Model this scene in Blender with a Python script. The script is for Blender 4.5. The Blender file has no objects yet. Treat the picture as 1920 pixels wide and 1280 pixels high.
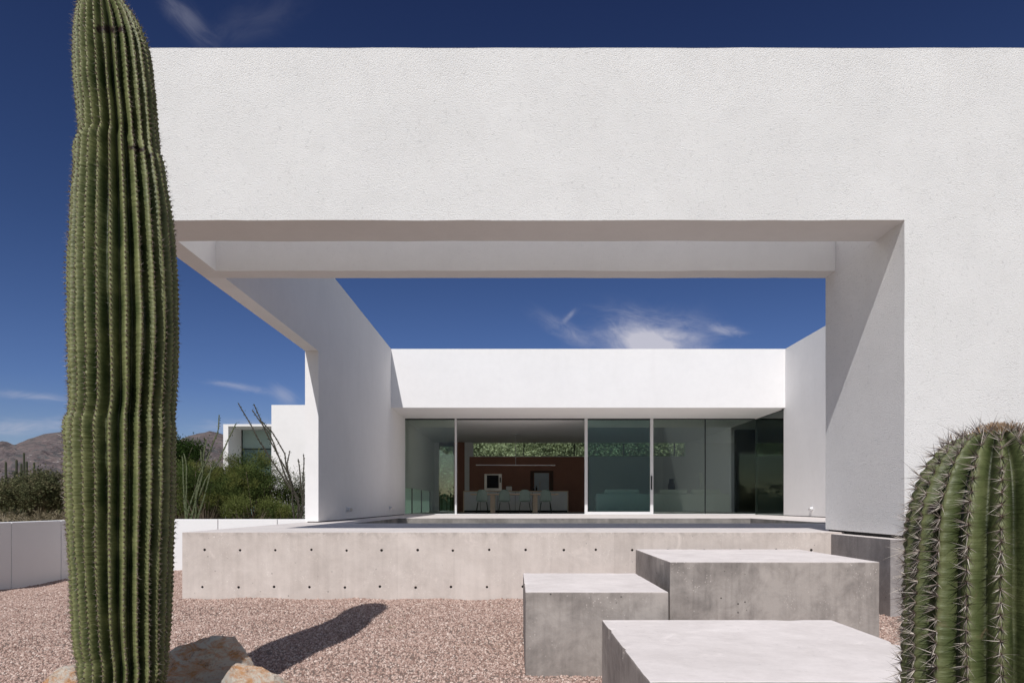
import bpy, bmesh, math, random
from mathutils import Vector, Matrix, noise
R = random.Random(7)
C = bpy.context.scene.collection
F = 1280.0; VX = 966.0; VY = 945.5
SUN_EL = math.radians(47.8); SUN_PHI = math.radians(13.0)

def P(px, py, d):
    """photo pixel at depth d -> point in metres (eye at the origin, +Y into the scene)"""
    return Vector(((px-VX)*d/F, d, (VY-py)*d/F))

# ------------------------------------------------------------------ materials
class NT:
    def __init__(s, name):
        s.m = bpy.data.materials.new(name); s.m.use_nodes = True
        s.t = s.m.node_tree; s.t.nodes.clear()
        s.out = s.t.nodes.new('ShaderNodeOutputMaterial')
    def n(s, typ, inp=None, **kw):
        nd = s.t.nodes.new(typ)
        for k, v in kw.items(): setattr(nd, k, v)
        if inp:
            for k, v in inp.items():
                if isinstance(v, bpy.types.NodeSocket): s.t.links.new(v, nd.inputs[k])
                else: nd.inputs[k].default_value = v
        return nd
    def link(s, a, b): s.t.links.new(a, b)
    def coord(s, scale=(1,1,1), which='Object'):
        tc = s.n('ShaderNodeTexCoord')
        mp = s.n('ShaderNodeMapping', {'Vector': tc.outputs[which], 'Scale': scale})
        return mp.outputs[0]
    def noise(s, vec, scale, detail=4, rough=.6, dist=0):
        return s.n('ShaderNodeTexNoise', {'Vector': vec, 'Scale': scale, 'Detail': detail, 'Roughness': rough, 'Distortion': dist}).outputs[0]
    def ramp(s, fac, stops):
        r = s.n('ShaderNodeValToRGB', {'Fac': fac}); e = r.color_ramp.elements
        while len(e) < len(stops): e.new(.5)
        for el, (p, c) in zip(e, stops):
            el.position = p; el.color = (c, c, c, 1) if isinstance(c, (int, float)) else (*c, 1)
        return r.outputs[0]
    def mix(s, fac, a, b, mode='MIX'):
        m = s.n('ShaderNodeMix', data_type='RGBA', blend_type=mode)
        for i, v in ((0, fac), (6, a), (7, b)):
            if isinstance(v, bpy.types.NodeSocket): s.link(v, m.inputs[i])
            else: m.inputs[i].default_value = v if i == 0 or len(v) == 4 else (*v, 1)
        return m.outputs[2]
    def math(s, op, a, b=0.0, c=0.0, clamp=False):
        m = s.n('ShaderNodeMath', operation=op, use_clamp=clamp)
        for i, v in enumerate((a, b, c)):
            if isinstance(v, bpy.types.NodeSocket): s.link(v, m.inputs[i])
            else: m.inputs[i].default_value = v
        return m.outputs[0]
    def bump(s, h, strength, dist, prev=None):
        d = {'Height': h, 'Strength': strength, 'Distance': dist}
        if prev is not None: d['Normal'] = prev
        return s.n('ShaderNodeBump', d).outputs[0]
    def bsdf(s, col, rough=.8, normal=None, metal=0, spec=.3, **kw):
        b = s.n('ShaderNodeBsdfPrincipled')
        for k, v in (('Base Color', col), ('Roughness', rough), ('Metallic', metal), ('Specular IOR Level', spec), ('Normal', normal)):
            if v is None: continue
            if isinstance(v, bpy.types.NodeSocket): s.link(v, b.inputs[k])
            else: b.inputs[k].default_value = (*v, 1) if isinstance(v, tuple) and len(v) == 3 else v
        for k, v in kw.items(): b.inputs[k].default_value = v
        s.link(b.outputs[0], s.out.inputs[0]); return s.m

def simple(name, col, rough=.6, metal=0, var=.12, scale=6, bump=0):
    t = NT(name); v = t.coord()
    n = t.noise(v, scale, 5)
    c = t.mix(n, tuple(x*(1-var) for x in col), tuple(min(1, x*(1+var)) for x in col))
    nm = t.bump(t.noise(v, scale*12, 3), bump, .01) if bump else None
    return t.bsdf(c, rough, nm, metal)

def stucco(name, col, rough_amt, fine=True):
    t = NT(name); v = t.coord()
    big = t.noise(v, .9, 5, .6); mid = t.noise(v, 6, 4, .6)
    c = t.mix(t.ramp(big, [(.3, 0), (.75, 1)]), tuple(x*.95 for x in col), col)
    c = t.mix(t.math('MULTIPLY', t.ramp(mid, [(.35, 1), (.6, 0)]), .10), c, tuple(x*.8 for x in col))
    g = t.noise(v, 75, 4, .7)
    g2 = t.n('ShaderNodeTexVoronoi', {'Vector': v, 'Scale': 95.0}).outputs[0]
    h = t.math('ADD', t.ramp(g, [(.3, 0), (.7, 1)]), t.math('MULTIPLY', g2, -.6))
    pit = t.ramp(t.noise(v, 30, 5, .7), [(.28, .72), (.42, 1)])
    c = t.mix(rough_amt*.9, c, pit, 'MULTIPLY')
    low = t.noise(v, 2.2, 3, .5)
    n1 = t.bump(low, .25, .03)
    pst = t.ramp(t.noise(v, 1.4, 4, .65, .6), [(.35, .92), (.65, 1.04)])
    n2 = t.bump(h, t.math('MULTIPLY', pst, rough_amt*.9), .0075, n1)
    c = t.mix(t.math('MULTIPLY', t.ramp(t.noise(t.coord((1.2, 1.2, .25)), 2.3, 5, .6), [(.52, 0), (.75, 1)]), .05), c, (.50, .46, .42))
    return t.bsdf(c, .9, n2, spec=.15)

def concrete(name, light, dark, pores=.5, streak=1.0, contrast=1.0, seed=0.0, panels=False, edge=None):
    t = NT(name)
    tc = t.n('ShaderNodeTexCoord')
    mp = t.n('ShaderNodeMapping', {'Vector': tc.outputs['Object'], 'Location': (seed, seed*1.7, seed*.6)})
    v = mp.outputs[0]
    vs = t.n('ShaderNodeMapping', {'Vector': v, 'Scale': (9, 9, .55)}).outputs[0]
    a = t.noise(v, 1.5, 7, .62, .3)
    b = t.noise(vs, 1.6, 5, .6, .2)
    cl = t.noise(v, 5.5, 6, .7, .6)
    f = t.math('ADD', t.math('MULTIPLY', a, .62), t.math('ADD', t.math('MULTIPLY', b, .22*streak), t.math('MULTIPLY', cl, .36)))
    mid_ = .31+.11*streak+.18
    lo = mid_-.13/contrast; hi = mid_+.13/contrast
    if panels:
        sx = t.n('ShaderNodeSeparateXYZ', {0: tc.outputs['Object']}).outputs[0]
        pw = t.n('ShaderNodeTexWhiteNoise', {'W': t.math('FLOOR', t.math('DIVIDE', t.math('ADD', sx, 4.03), 1.306))}, noise_dimensions='1D').outputs[0]
        f = t.math('ADD', f, t.math('MULTIPLY', t.math('SUBTRACT', pw, .5), .09))
    c = t.mix(t.ramp(f, [(lo, 0), (hi, 1)]), dark, light)
    # pale lime bloom and dark drips
    bl = t.ramp(t.noise(v, 2.6, 6, .7, 1.2), [(.58, 0), (.70, 1)])
    c = t.mix(t.math('MULTIPLY', bl, .45), c, tuple(min(1, x*1.2) for x in light))
    dr = t.ramp(t.noise(vs, 3.2, 4, .6), [(.30, 1), (.42, 0)])
    c = t.mix(t.math('MULTIPLY', dr, .10*contrast), c, tuple(x*.62 for x in dark))
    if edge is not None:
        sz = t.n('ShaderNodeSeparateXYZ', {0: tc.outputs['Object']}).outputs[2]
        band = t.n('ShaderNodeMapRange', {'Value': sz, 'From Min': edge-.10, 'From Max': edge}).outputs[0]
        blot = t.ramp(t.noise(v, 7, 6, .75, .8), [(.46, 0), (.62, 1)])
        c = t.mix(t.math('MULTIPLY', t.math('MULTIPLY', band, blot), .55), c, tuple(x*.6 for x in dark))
    sp_ = t.n('ShaderNodeTexVoronoi', {'Vector': v, 'Scale': 38.0}).outputs[0]
    spk = t.math('MULTIPLY', t.math('LESS_THAN', sp_, .18), t.ramp(t.noise(v, 2.7, 4, .7), [(.52, 0), (.62, 1)]))
    c = t.mix(t.math('MULTIPLY', spk, pores*.7), c, tuple(min(1, x*1.6) for x in light))
    vo = t.n('ShaderNodeTexVoronoi', {'Vector': v, 'Scale': 17.0, 'Randomness': 1.0})
    patch = t.ramp(t.noise(v, 1.9, 3), [(.45, 0), (.6, 1)])
    rad = t.math('MULTIPLY', t.ramp(t.n('ShaderNodeTexWhiteNoise', {'Vector': vo.outputs['Position']}).outputs[0], [(.55, 0), (1, .16)]), 1.0)
    hole = t.math('LESS_THAN', vo.outputs[0], rad)
    hole = t.math('MULTIPLY', hole, t.math('MULTIPLY', patch, pores))
    c = t.mix(hole, c, tuple(x*.35 for x in dark))
    n1 = t.bump(t.noise(v, 55, 4, .6), .25, .006)
    n2 = t.bump(t.math('SUBTRACT', t.noise(v, 4, 3), hole), .5, .01, n1)
    return t.bsdf(c, .82, n2, spec=.25)

def rock_mat():
    t = NT('quartz_rock'); v = t.coord()
    w = t.noise(t.coord((1.4, 1, 3.2)), 4.5, 10, .78, .9)
    c = t.mix(t.ramp(w, [(.42, 0), (.56, 1)]), (.80, .42, .20), (.92, .82, .70))
    c = t.mix(t.ramp(t.noise(v, 11, 6, .75), [(.56, 0), (.70, 1)]), c, (.42, .22, .13))
    c = t.mix(t.ramp(t.noise(v, 3, 5, .7, .8), [(.58, 0), (.66, 1)]), c, (.80, .74, .66))
    c = t.mix(t.ramp(t.noise(v, 38, 5, .8), [(.30, .5), (.45, 0)]), c, (.34, .22, .15))
    n = t.bump(t.noise(v, 9, 10, .8), 1.0, .07)
    n = t.bump(t.noise(v, 50, 4, .8), .6, .01, n)
    return t.bsdf(c, .8, n)

def glass(name, tint, refl=1.0, base=.0):
    t = NT(name)
    fr = t.n('ShaderNodeFresnel', {'IOR': 1.5})
    f = t.math('MULTIPLY_ADD', fr.outputs[0], refl, base)
    tr = t.n('ShaderNodeBsdfTransparent', {'Color': (*tint, 1)})
    gl = t.n('ShaderNodeBsdfGlossy', {'Color': (.9, 1, .97, 1), 'Roughness': .005})
    mx = t.n('ShaderNodeMixShader', {0: f, 1: tr.outputs[0], 2: gl.outputs[0]})
    t.link(mx.outputs[0], t.out.inputs[0]); return t.m

def leafmat(name, dark, light, yellow=None):
    t = NT(name)
    g = t.n('ShaderNodeNewGeometry')
    v = t.coord()
    c = t.mix(g.outputs['Random Per Island'], dark, light)
    big = t.ramp(t.noise(v, .9, 3), [(.4, 0), (.62, 1)])
    c = t.mix(t.math('MULTIPLY', big, .6), c, tuple(x*.55 for x in dark))
    if yellow: c = t.mix(t.math('MULTIPLY', t.ramp(t.noise(v, 1.7, 3), [(.5, 0), (.6, 1)]), .6), c, yellow)
    d = t.n('ShaderNodeBsdfDiffuse', {'Color': c}); tr = t.n('ShaderNodeBsdfTranslucent', {'Color': c})
    mx = t.n('ShaderNodeMixShader', {0: .25, 1: d.outputs[0], 2: tr.outputs[0]})
    t.link(mx.outputs[0], t.out.inputs[0]); return t.m

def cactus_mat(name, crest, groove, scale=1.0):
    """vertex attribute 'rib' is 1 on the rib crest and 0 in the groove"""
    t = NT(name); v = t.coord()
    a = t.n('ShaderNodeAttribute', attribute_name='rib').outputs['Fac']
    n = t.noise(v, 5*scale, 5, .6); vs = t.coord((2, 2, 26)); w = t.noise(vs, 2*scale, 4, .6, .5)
    c = t.ramp(a, [(.15, tuple(x*.45 for x in groove)), (.6, groove), (.86, tuple((x+2*y)/3 for x, y in zip(crest, groove))), (1, crest)])  # green flanks; groove bottoms painted darker to deepen the shade between ribs
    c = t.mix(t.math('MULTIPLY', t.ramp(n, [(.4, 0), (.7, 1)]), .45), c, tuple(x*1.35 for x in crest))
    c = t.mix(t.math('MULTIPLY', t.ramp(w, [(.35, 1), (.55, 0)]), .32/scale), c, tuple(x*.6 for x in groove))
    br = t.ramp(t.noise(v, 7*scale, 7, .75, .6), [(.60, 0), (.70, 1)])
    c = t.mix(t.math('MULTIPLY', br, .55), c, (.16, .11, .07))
    scar = t.n('ShaderNodeAttribute', attribute_name='scar').outputs['Fac']
    c = t.mix(scar, c, (.03, .018, .014))
    nm = t.bump(w, .5, .012/scale)
    nm = t.bump(t.noise(v, 60, 4), .3, .004, nm)
    return t.bsdf(c, .48, nm, spec=.35)

M = {}
M['stucco'] = stucco('rough_white_stucco', (.83, .82, .815), .85)
M['stucco_smooth'] = stucco('smooth_white_stucco', (.82, .805, .80), .10)
M['paint'] = simple('white_wall_paint', (.80, .79, .79), .7, var=.03, scale=3, bump=.05)
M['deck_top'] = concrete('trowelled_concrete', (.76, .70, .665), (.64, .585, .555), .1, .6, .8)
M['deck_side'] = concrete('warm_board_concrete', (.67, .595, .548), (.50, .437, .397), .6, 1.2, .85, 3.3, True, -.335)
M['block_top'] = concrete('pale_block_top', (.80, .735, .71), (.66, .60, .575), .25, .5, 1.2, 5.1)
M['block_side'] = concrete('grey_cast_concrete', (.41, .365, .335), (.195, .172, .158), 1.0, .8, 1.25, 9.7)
M['plinth'] = concrete('dark_plinth_concrete', (.36, .33, .32), (.22, .20, .195), .9, 1.0, 1.0, 14.2)
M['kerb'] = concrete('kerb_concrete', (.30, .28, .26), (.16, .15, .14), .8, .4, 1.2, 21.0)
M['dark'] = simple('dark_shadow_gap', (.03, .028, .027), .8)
M['rock'] = rock_mat()
M['glass_clear'] = glass('green_tinted_glass', (.80, .855, .81), 1.1, .035)
M['glass_dark'] = glass('darker_tinted_glass', (.60, .755, .735), 1.1, .045)
M['glass_pane'] = glass('clear_glass', (.80, .87, .83), .8, .0)
_t = NT('bright_view_glass'); _d = _t.n('ShaderNodeBsdfDiffuse', {'Color': (.6, .72, .66, 1)}); _r = _t.n('ShaderNodeBsdfTranslucent', {'Color': (.75, .9, .82, 1)}); _x = _t.n('ShaderNodeMixShader', {0: .75, 1: _d.outputs[0], 2: _r.outputs[0]}); _t.link(_x.outputs[0], _t.out.inputs[0])
M['glass_bright'] = _t.m  # pale translucent colour stands in for the brightness outside the low window
M['glass_teal'] = simple('teal_screened_glass', (.14, .22, .215), .12, var=.2, scale=1)
M['frame_white'] = simple('white_aluminium', (.74, .74, .75), .35, .2, .03)
M['frame_dark'] = simple('black_aluminium', (.025, .03, .03), .4, .3)
M['steel'] = simple('brushed_steel', (.55, .54, .53), .35, .8)
M['wood_brown'] = simple('brown_veneer', (.33, .15, .105), .5, var=.2, scale=2)
M['wood_light'] = simple('light_oak', (.80, .64, .48), .5, var=.15, scale=5)
M['floor_in'] = simple('polished_floor', (.42, .40, .38), .35, var=.15)
M['chair'] = simple('sage_plastic', (.34, .43, .38), .5)
M['chair_leg'] = simple('dark_metal', (.06, .07, .065), .4, .4)
M['island'] = simple('grey_lacquer', (.78, .80, .82), .35, var=.05)
M['sofa'] = simple('pale_sofa_fabric', (.80, .80, .76), .95, var=.08, scale=8, bump=.2)
M['black'] = simple('black_gloss', (.012, .012, .018), .55)
M['ceramic'] = simple('white_ceramic', (.75, .74, .72), .25, var=.03)
M['blueglass'] = simple('splashback_reflection_blue', (.42, .50, .58), .3, var=.1)
M['bark'] = simple('grey_bark', (.12, .095, .07), .9, var=.4, scale=12, bump=.5)
M['ocotillo'] = simple('ocotillo_stem', (.055, .048, .038), .9, var=.5, scale=20, bump=.6)
M['ocotillo_green'] = simple('leafy_ocotillo_stem', (.10, .115, .06), .9, var=.4, scale=18, bump=.6)
M['leaf'] = leafmat('shrub_leaf', (.045, .078, .024), (.17, .215, .072), (.20, .20, .06))
M['leaf_dark'] = leafmat('mesquite_leaf', (.022, .045, .014), (.075, .115, .032))
M['leaf_grey'] = leafmat('dark_twiggy_leaf', (.055, .07, .032), (.16, .18, .085))
M['leaf_lime'] = leafmat('lime_leaf', (.10, .125, .035), (.22, .25, .085))
M['leaf_far'] = leafmat('desert_scrub_leaf', (.085, .095, .05), (.19, .195, .10), (.20, .165, .10))
M['leaf_hill'] = leafmat('garden_bank_leaf', (.44, .46, .28), (.56, .58, .37))
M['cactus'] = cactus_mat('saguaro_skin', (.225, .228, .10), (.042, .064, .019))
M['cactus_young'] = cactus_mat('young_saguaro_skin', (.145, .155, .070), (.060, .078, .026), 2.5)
M['cactus_far'] = simple('far_saguaro_skin', (.06, .065, .04), .8)
M['spine'] = simple('grey_brown_spines', (.30, .25, .215), .7, var=.5, scale=60)
M['spine_dark'] = simple('dark_spines', (.085, .06, .055), .6, var=.5, scale=60)
M['spine_pale'] = simple('straw_spines', (.56, .50, .44), .6, var=.3, scale=60)
M['areole'] = simple('felted_areole', (.15, .11, .08), 1, var=.4, scale=90)
M['crownfelt'] = simple('tan_crown_felt', (.36, .24, .15), 1, var=.4, scale=90)

# ------------------------------------------------------------------ objects
def tag(o, label=None, cat=None, group=None, kind=None):
    for k, v in (('label', label), ('category', cat), ('group', group), ('kind', kind)):
        if v: o[k] = v
    return o
def thing(name, loc, label, cat, group=None):
    o = bpy.data.objects.new(name, None); C.objects.link(o); o.location = loc; o.empty_display_size = .2
    o['_loc'] = list(loc)
    return tag(o, label, cat, group)
def link(name, me, mats, parent=None, smooth=False, bevel=0):
    if not isinstance(mats, (list, tuple)): mats = [mats]
    for m in mats: me.materials.append(m)
    o = bpy.data.objects.new(name, me); C.objects.link(o)
    if parent is not None:
        o.parent = parent
        off = Vector(parent.location) if parent.type == 'EMPTY' else Vector((0, 0, 0))
        o.matrix_parent_inverse = Matrix.Translation(off).inverted()   # vertices are written in world metres
    if smooth: me.shade_smooth()
    if bevel:
        b = o.modifiers.new('Bevel', 'BEVEL'); b.width = bevel; b.segments = 2; b.limit_method = 'ANGLE'; b.angle_limit = math.radians(40)
    return o
def from_bm(bm, name):
    me = bpy.data.meshes.new(name); bm.normal_update(); bm.to_mesh(me); bm.free(); return me
def box(bm, x0, x1, y0, y1, z0, z1, mi=0, top=None):
    v = [bm.verts.new(p) for p in ((x0,y0,z0),(x1,y0,z0),(x1,y1,z0),(x0,y1,z0),(x0,y0,z1),(x1,y0,z1),(x1,y1,z1),(x0,y1,z1))]
    for i, q in enumerate(((3,2,1,0),(4,5,6,7),(0,1,5,4),(1,2,6,5),(2,3,7,6),(3,0,4,7))):
        f = bm.faces.new([v[k] for k in q]); f.material_index = top if (i == 1 and top is not None) else mi
def boxes(name, lst, mats, parent=None, bevel=0, top=None):
    bm = bmesh.new()
    for b in lst: box(bm, *b[:6], mi=(b[6] if len(b) > 6 else 0), top=top)
    return link(name, from_bm(bm, name), mats, parent, bevel=bevel)
def each(name, lst, mats, parent=None, bevel=0):
    for b in lst: boxes(name, [b], mats, parent, bevel)
def extrude_poly(pts, axis, a, b, name):
    """pts: 2D outline; axis 'Y': pts are (x,z), 'X': pts are (y,z)"""
    bm = bmesh.new()
    def mk(p, t): return (p[0], t, p[1]) if axis == 'Y' else (t, p[0], p[1])
    v0 = [bm.verts.new(mk(p, a)) for p in pts]; v1 = [bm.verts.new(mk(p, b)) for p in pts]
    n = len(pts); bm.faces.new(v0); bm.faces.new(v1[::-1])
    for i in range(n): bm.faces.new((v0[i], v1[i], v1[(i+1) % n], v0[(i+1) % n]))
    bmesh.ops.recalc_face_normals(bm, faces=bm.faces)
    return from_bm(bm, name)
def cut(o, cutter_me):
    c = bpy.data.objects.new('cutter', cutter_me); C.objects.link(c)
    md = o.modifiers.new('cut', 'BOOLEAN'); md.object = c; md.operation = 'DIFFERENCE'; md.solver = 'EXACT'
    bpy.context.view_layer.update()
    dg = bpy.context.evaluated_depsgraph_get()
    me = bpy.data.meshes.new_from_object(o.evaluated_get(dg)); old = o.data
    o.modifiers.remove(md); o.data = me; bpy.data.objects.remove(c); bpy.data.meshes.remove(old)
def tube(bm, pts, rad, n=6, cap=True, mi=0):
    rings = []; up = Vector((0.13, .21, 1)).normalized()
    for i, p in enumerate(pts):
        p = Vector(p); t = (Vector(pts[min(i+1, len(pts)-1)])-Vector(pts[max(i-1, 0)])).normalized()
        u = up.cross(t)
        if u.length < .1: u = Vector((1, 0, 0)).cross(t)
        u.normalize(); w = t.cross(u)
        r = rad[i] if isinstance(rad, (list, tuple)) else rad
        rings.append([bm.verts.new(p+(u*math.cos(k*2*math.pi/n)+w*math.sin(k*2*math.pi/n))*r) for k in range(n)])
    for a, b in zip(rings, rings[1:]):
        for k in range(n):
            f = bm.faces.new((a[k], a[(k+1) % n], b[(k+1) % n], b[k])); f.material_index = mi
    if cap: bm.faces.new(rings[0][::-1]).material_index = mi; bm.faces.new(rings[-1]).material_index = mi
def lathe(bm, cx, cy, prof, n=16, mi=0):
    rings = [[bm.verts.new((cx+r*math.cos(k*2*math.pi/n), cy+r*math.sin(k*2*math.pi/n), z)) for k in range(n)] for r, z in prof]
    for a, b in zip(rings, rings[1:]):
        for k in range(n): bm.faces.new((a[k], a[(k+1) % n], b[(k+1) % n], b[k])).material_index = mi
    bm.faces.new(rings[0][::-1]); bm.faces.new(rings[-1])
def pyobj(name, vs, fs, mats, parent=None, smooth=False):
    me = bpy.data.meshes.new(name); me.from_pydata(vs, [], fs); me.update()
    return link(name, me, mats, parent, smooth)

# ------------------------------------------------------------------ dimensions (metres from the eye)
YF, YR1, YR2, YB = 6.92, 7.47, 8.41, 8.68           # front of frame, pocket, back of frame
ZS, ZT = 2.878, 4.624                               # soffit and parapet heights
XJ, XL, XLI, XR = 3.946, -3.94, -3.69, 8.03
ZD = -.335; ZW = -.315                              # deck level, underside of walls
YFA, YG, YK = 20.3, 22.9, 31.6                      # facade, glass line, kitchen wall

def ground_z(x, y):
    z = -1.14
    sx = max(0, min(1, (3.0-x)/2.0)); z -= .058*max(0, 8.2-y)*(.35+.65*sx)
    z -= .052*max(0, min(6, -x-4))
    if y > 13.2: z += .0
    near = 1 if y < 16 else 0
    z += near*.036*noise.noise(Vector((x*1.1, y*1.1, 0)))+.020*near*noise.noise(Vector((x*2.9, y*2.9, 5)))
    return z

# ------------------------------------------------------------------ ground
def lin(vals):
    out = []
    for a, b, s in vals:
        k = a
        while k < b-1e-6: out.append(k); k += s
    out.append(vals[-1][1]); return out
gt = NT('desert_soil'); gv = gt.coord()
gcol = gt.mix(gt.noise(gv, .35, 6, .6), (.20, .15, .10), (.33, .27, .19))
gcol = gt.mix(gt.ramp(gt.noise(gv, 1.5, 5, .7), [(.45, 0), (.6, 1)]), gcol, (.17, .15, .09))
gt.bsdf(gcol, .95, gt.bump(gt.noise(gv, 3, 6), .5, .1))
xs = lin([(-6000,-1000,1000),(-1000,-100,150),(-100,-14,8),(-14,12,.35),(12,100,8),(100,1000,150),(1000,6000,1000)])
ys = lin([(-3000,-200,700),(-200,0,25),(0,15,.35),(15,60,5),(60,400,40),(400,1000,150),(1000,9000,1000)])
vs = [(x, y, ground_z(x, y)-.012) for y in ys for x in xs]; nx = len(xs)
fs = [(j*nx+i, j*nx+i+1, (j+1)*nx+i+1, (j+1)*nx+i) for j in range(len(ys)-1) for i in range(nx-1)]
tag(pyobj('ground', vs, fs, gt.m, smooth=True), kind='structure')

# gravel bed: sheet + loose stones
gr = NT('crushed_granite'); gv = gr.coord()
oi = gr.n('ShaderNodeObjectInfo')
bed = gr.mix(gr.noise(gv, 60, 4, .7), (.12, .085, .07), (.34, .26, .22))
gr.bsdf(bed, .95, gr.bump(gr.noise(gv, 70, 3), 1, .02))
st = NT('granite_chip'); oi = st.n('ShaderNodeObjectInfo'); rnd = oi.outputs['Random']
stc = st.ramp(rnd, [(0, (.24, .15, .12)), (.25, (.35, .235, .195)), (.6, (.48, .34, .285)), (.85, (.58, .44, .375)), (1, (.72, .60, .53))])
st.bsdf(stc, .9)
def gravel(name, x0, x1, y0, y1, dens, seed, hide=False):
    s = .14; nx_ = int((x1-x0)/s)+1; ny_ = int((y1-y0)/s)+1
    vs = [(x0+i*(x1-x0)/nx_, y0+j*(y1-y0)/ny_, ground_z(x0+i*(x1-x0)/nx_, y0+j*(y1-y0)/ny_)) for j in range(ny_+1) for i in range(nx_+1)]
    fs = [(j*(nx_+1)+i, j*(nx_+1)+i+1, (j+1)*(nx_+1)+i+1, (j+1)*(nx_+1)+i) for j in range(ny_) for i in range(nx_)]
    return vs, fs
V = []; Fc = []
for a in ((-8.1, -4.05, 2.3, 13.15), (-4.05, 8.2, 2.3, 8.25), (-8.1, -4.05, 13.15, 13.2)):
    v_, f_ = gravel('', *a, 0, 0); k = len(V); V += v_; Fc += [tuple(i+k for i in f) for f in f_]
go = tag(pyobj('gravel', V, Fc, [gr.m, st.m]), 'pinkish crushed granite gravel covering the yard around the deck', 'gravel', kind='stuff')
ng = bpy.data.node_groups.new('gravel_scatter', 'GeometryNodeTree')
ng.interface.new_socket('Geometry', in_out='INPUT', socket_type='NodeSocketGeometry')
ng.interface.new_socket('Geometry', in_out='OUTPUT', socket_type='NodeSocketGeometry')
N = ng.nodes; L = ng.links
gi = N.new('NodeGroupInput'); gout = N.new('NodeGroupOutput')
dp = N.new('GeometryNodeDistributePointsOnFaces'); dp.inputs['Density'].default_value = 3700
ico = N.new('GeometryNodeMeshIcoSphere'); ico.inputs['Radius'].default_value = 1; ico.inputs['Subdivisions'].default_value = 1
sm = N.new('GeometryNodeSetMaterial'); sm.inputs['Material'].default_value = st.m
ip = N.new('GeometryNodeInstanceOnPoints')
rr = N.new('FunctionNodeRandomValue'); rr.data_type = 'FLOAT_VECTOR'; rr.inputs[0].default_value = (0,0,0); rr.inputs[1].default_value = (6.28,6.28,6.28)
rs = N.new('FunctionNodeRandomValue'); rs.data_type = 'FLOAT_VECTOR'; rs.inputs[0].default_value = (.006,.006,.004); rs.inputs[1].default_value = (.015,.0115,.0088); rs.inputs['Seed'].default_value = 5
jg = N.new('GeometryNodeJoinGeometry')
L.new(gi.outputs[0], dp.inputs[0]); L.new(dp.outputs[0], ip.inputs['Points']); L.new(ico.outputs[0], sm.inputs[0]); L.new(sm.outputs[0], ip.inputs['Instance'])
L.new(rr.outputs[0], ip.inputs['Rotation']); L.new(rs.outputs[0], ip.inputs['Scale'])
dp2 = N.new('GeometryNodeDistributePointsOnFaces'); dp2.inputs['Density'].default_value = 110; dp2.inputs['Seed'].default_value = 9
ip2 = N.new('GeometryNodeInstanceOnPoints'); rs2 = N.new('FunctionNodeRandomValue'); rs2.data_type = 'FLOAT_VECTOR'; rs2.inputs[0].default_value = (.014,.012,.009); rs2.inputs[1].default_value = (.023,.018,.014)
L.new(gi.outputs[0], dp2.inputs[0]); L.new(dp2.outputs[0], ip2.inputs['Points']); L.new(sm.outputs[0], ip2.inputs['Instance']); L.new(rr.outputs[0], ip2.inputs['Rotation']); L.new(rs2.outputs[0], ip2.inputs['Scale']); L.new(ip2.outputs[0], jg.inputs[0])
L.new(gi.outputs[0], jg.inputs[0]); L.new(ip.outputs[0], jg.inputs[0]); L.new(jg.outputs[0], gout.inputs[0])
gm = go.modifiers.new('scatter', 'NODES'); gm.node_group = ng

# ------------------------------------------------------------------ mountains
mt = NT('mountain_rock'); mv = mt.coord((1, 1, 1))
mc = mt.mix(mt.ramp(mt.noise(mv, .010, 8, .7), [(.35, 0), (.65, 1)]), (.12, .092, .08), (.235, .175, .145))
mc = mt.mix(mt.ramp(mt.noise(mv, .035, 7, .75), [(.60, 0), (.66, 1)]), mc, (.42, .37, .34))
mc = mt.mix(mt.ramp(mt.noise(mv, .024, 6, .7, 1), [(.5, 0), (.6, 1)]), mc, (.085, .085, .07))
mc = mt.mix(.20, mc, (.20, .20, .27))  # distance haze mixed into the rock colour
mt.bsdf(mc, 1, mt.bump(mt.noise(mv, .02, 8, .7), .8, 30), spec=0)
def ridge(px):
    pts = [(-900,845),(-400,800),(-120,838),(-40,822),(0,826),(14,826),(27,832),(36,835),(52,822),(80,812),(125,806),(180,812),(260,835),(320,826),(372,810),(395,806),(420,812),(520,840),(700,850),(900,880),(1300,860),(1800,850),(2600,870)]
    for (a, b), (c, d) in zip(pts, pts[1:]):
        if a <= px <= c: return b+(d-b)*(px-a)/(c-a)
    return 880
vs = []; nxm = 360; nym = 40; D0 = 1500; D1 = 3100
for j in range(nym+1):
    t = j/nym; d = D0+(D1-D0)*t
    for i in range(nxm+1):
        px = -900+3500*i/nxm
        X = (px-VX)/F*D1*(.72+.28*t)
        pk = (VY-ridge(px))/F*D1
        prof = t**1.25 if t < .92 else (t**1.25)
        q = Vector((X*.004, d*.004, 0))
        z = pk*prof*(1+.30*(1-t)*noise.fractal(q, 1, 2, 5))+22*noise.fractal(q*4, 1, 2, 4)*math.sin(math.pi*min(1, t*1.02))*.8+ (5*noise.noise(Vector((px*.11, 0, 0)))+4*noise.noise(Vector((px*.33, 7, 0))))*t
        vs.append((X, d, z-4))
for i in range(nxm+1):
    x, y, z = vs[nym*(nxm+1)+i]; vs.append((x, y+900, -20))
fs = [(j*(nxm+1)+i, j*(nxm+1)+i+1, (j+1)*(nxm+1)+i+1, (j+1)*(nxm+1)+i) for j in range(nym+1) for i in range(nxm)]
tag(pyobj('mountains', vs, fs, mt.m, smooth=False), kind='structure')

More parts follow.
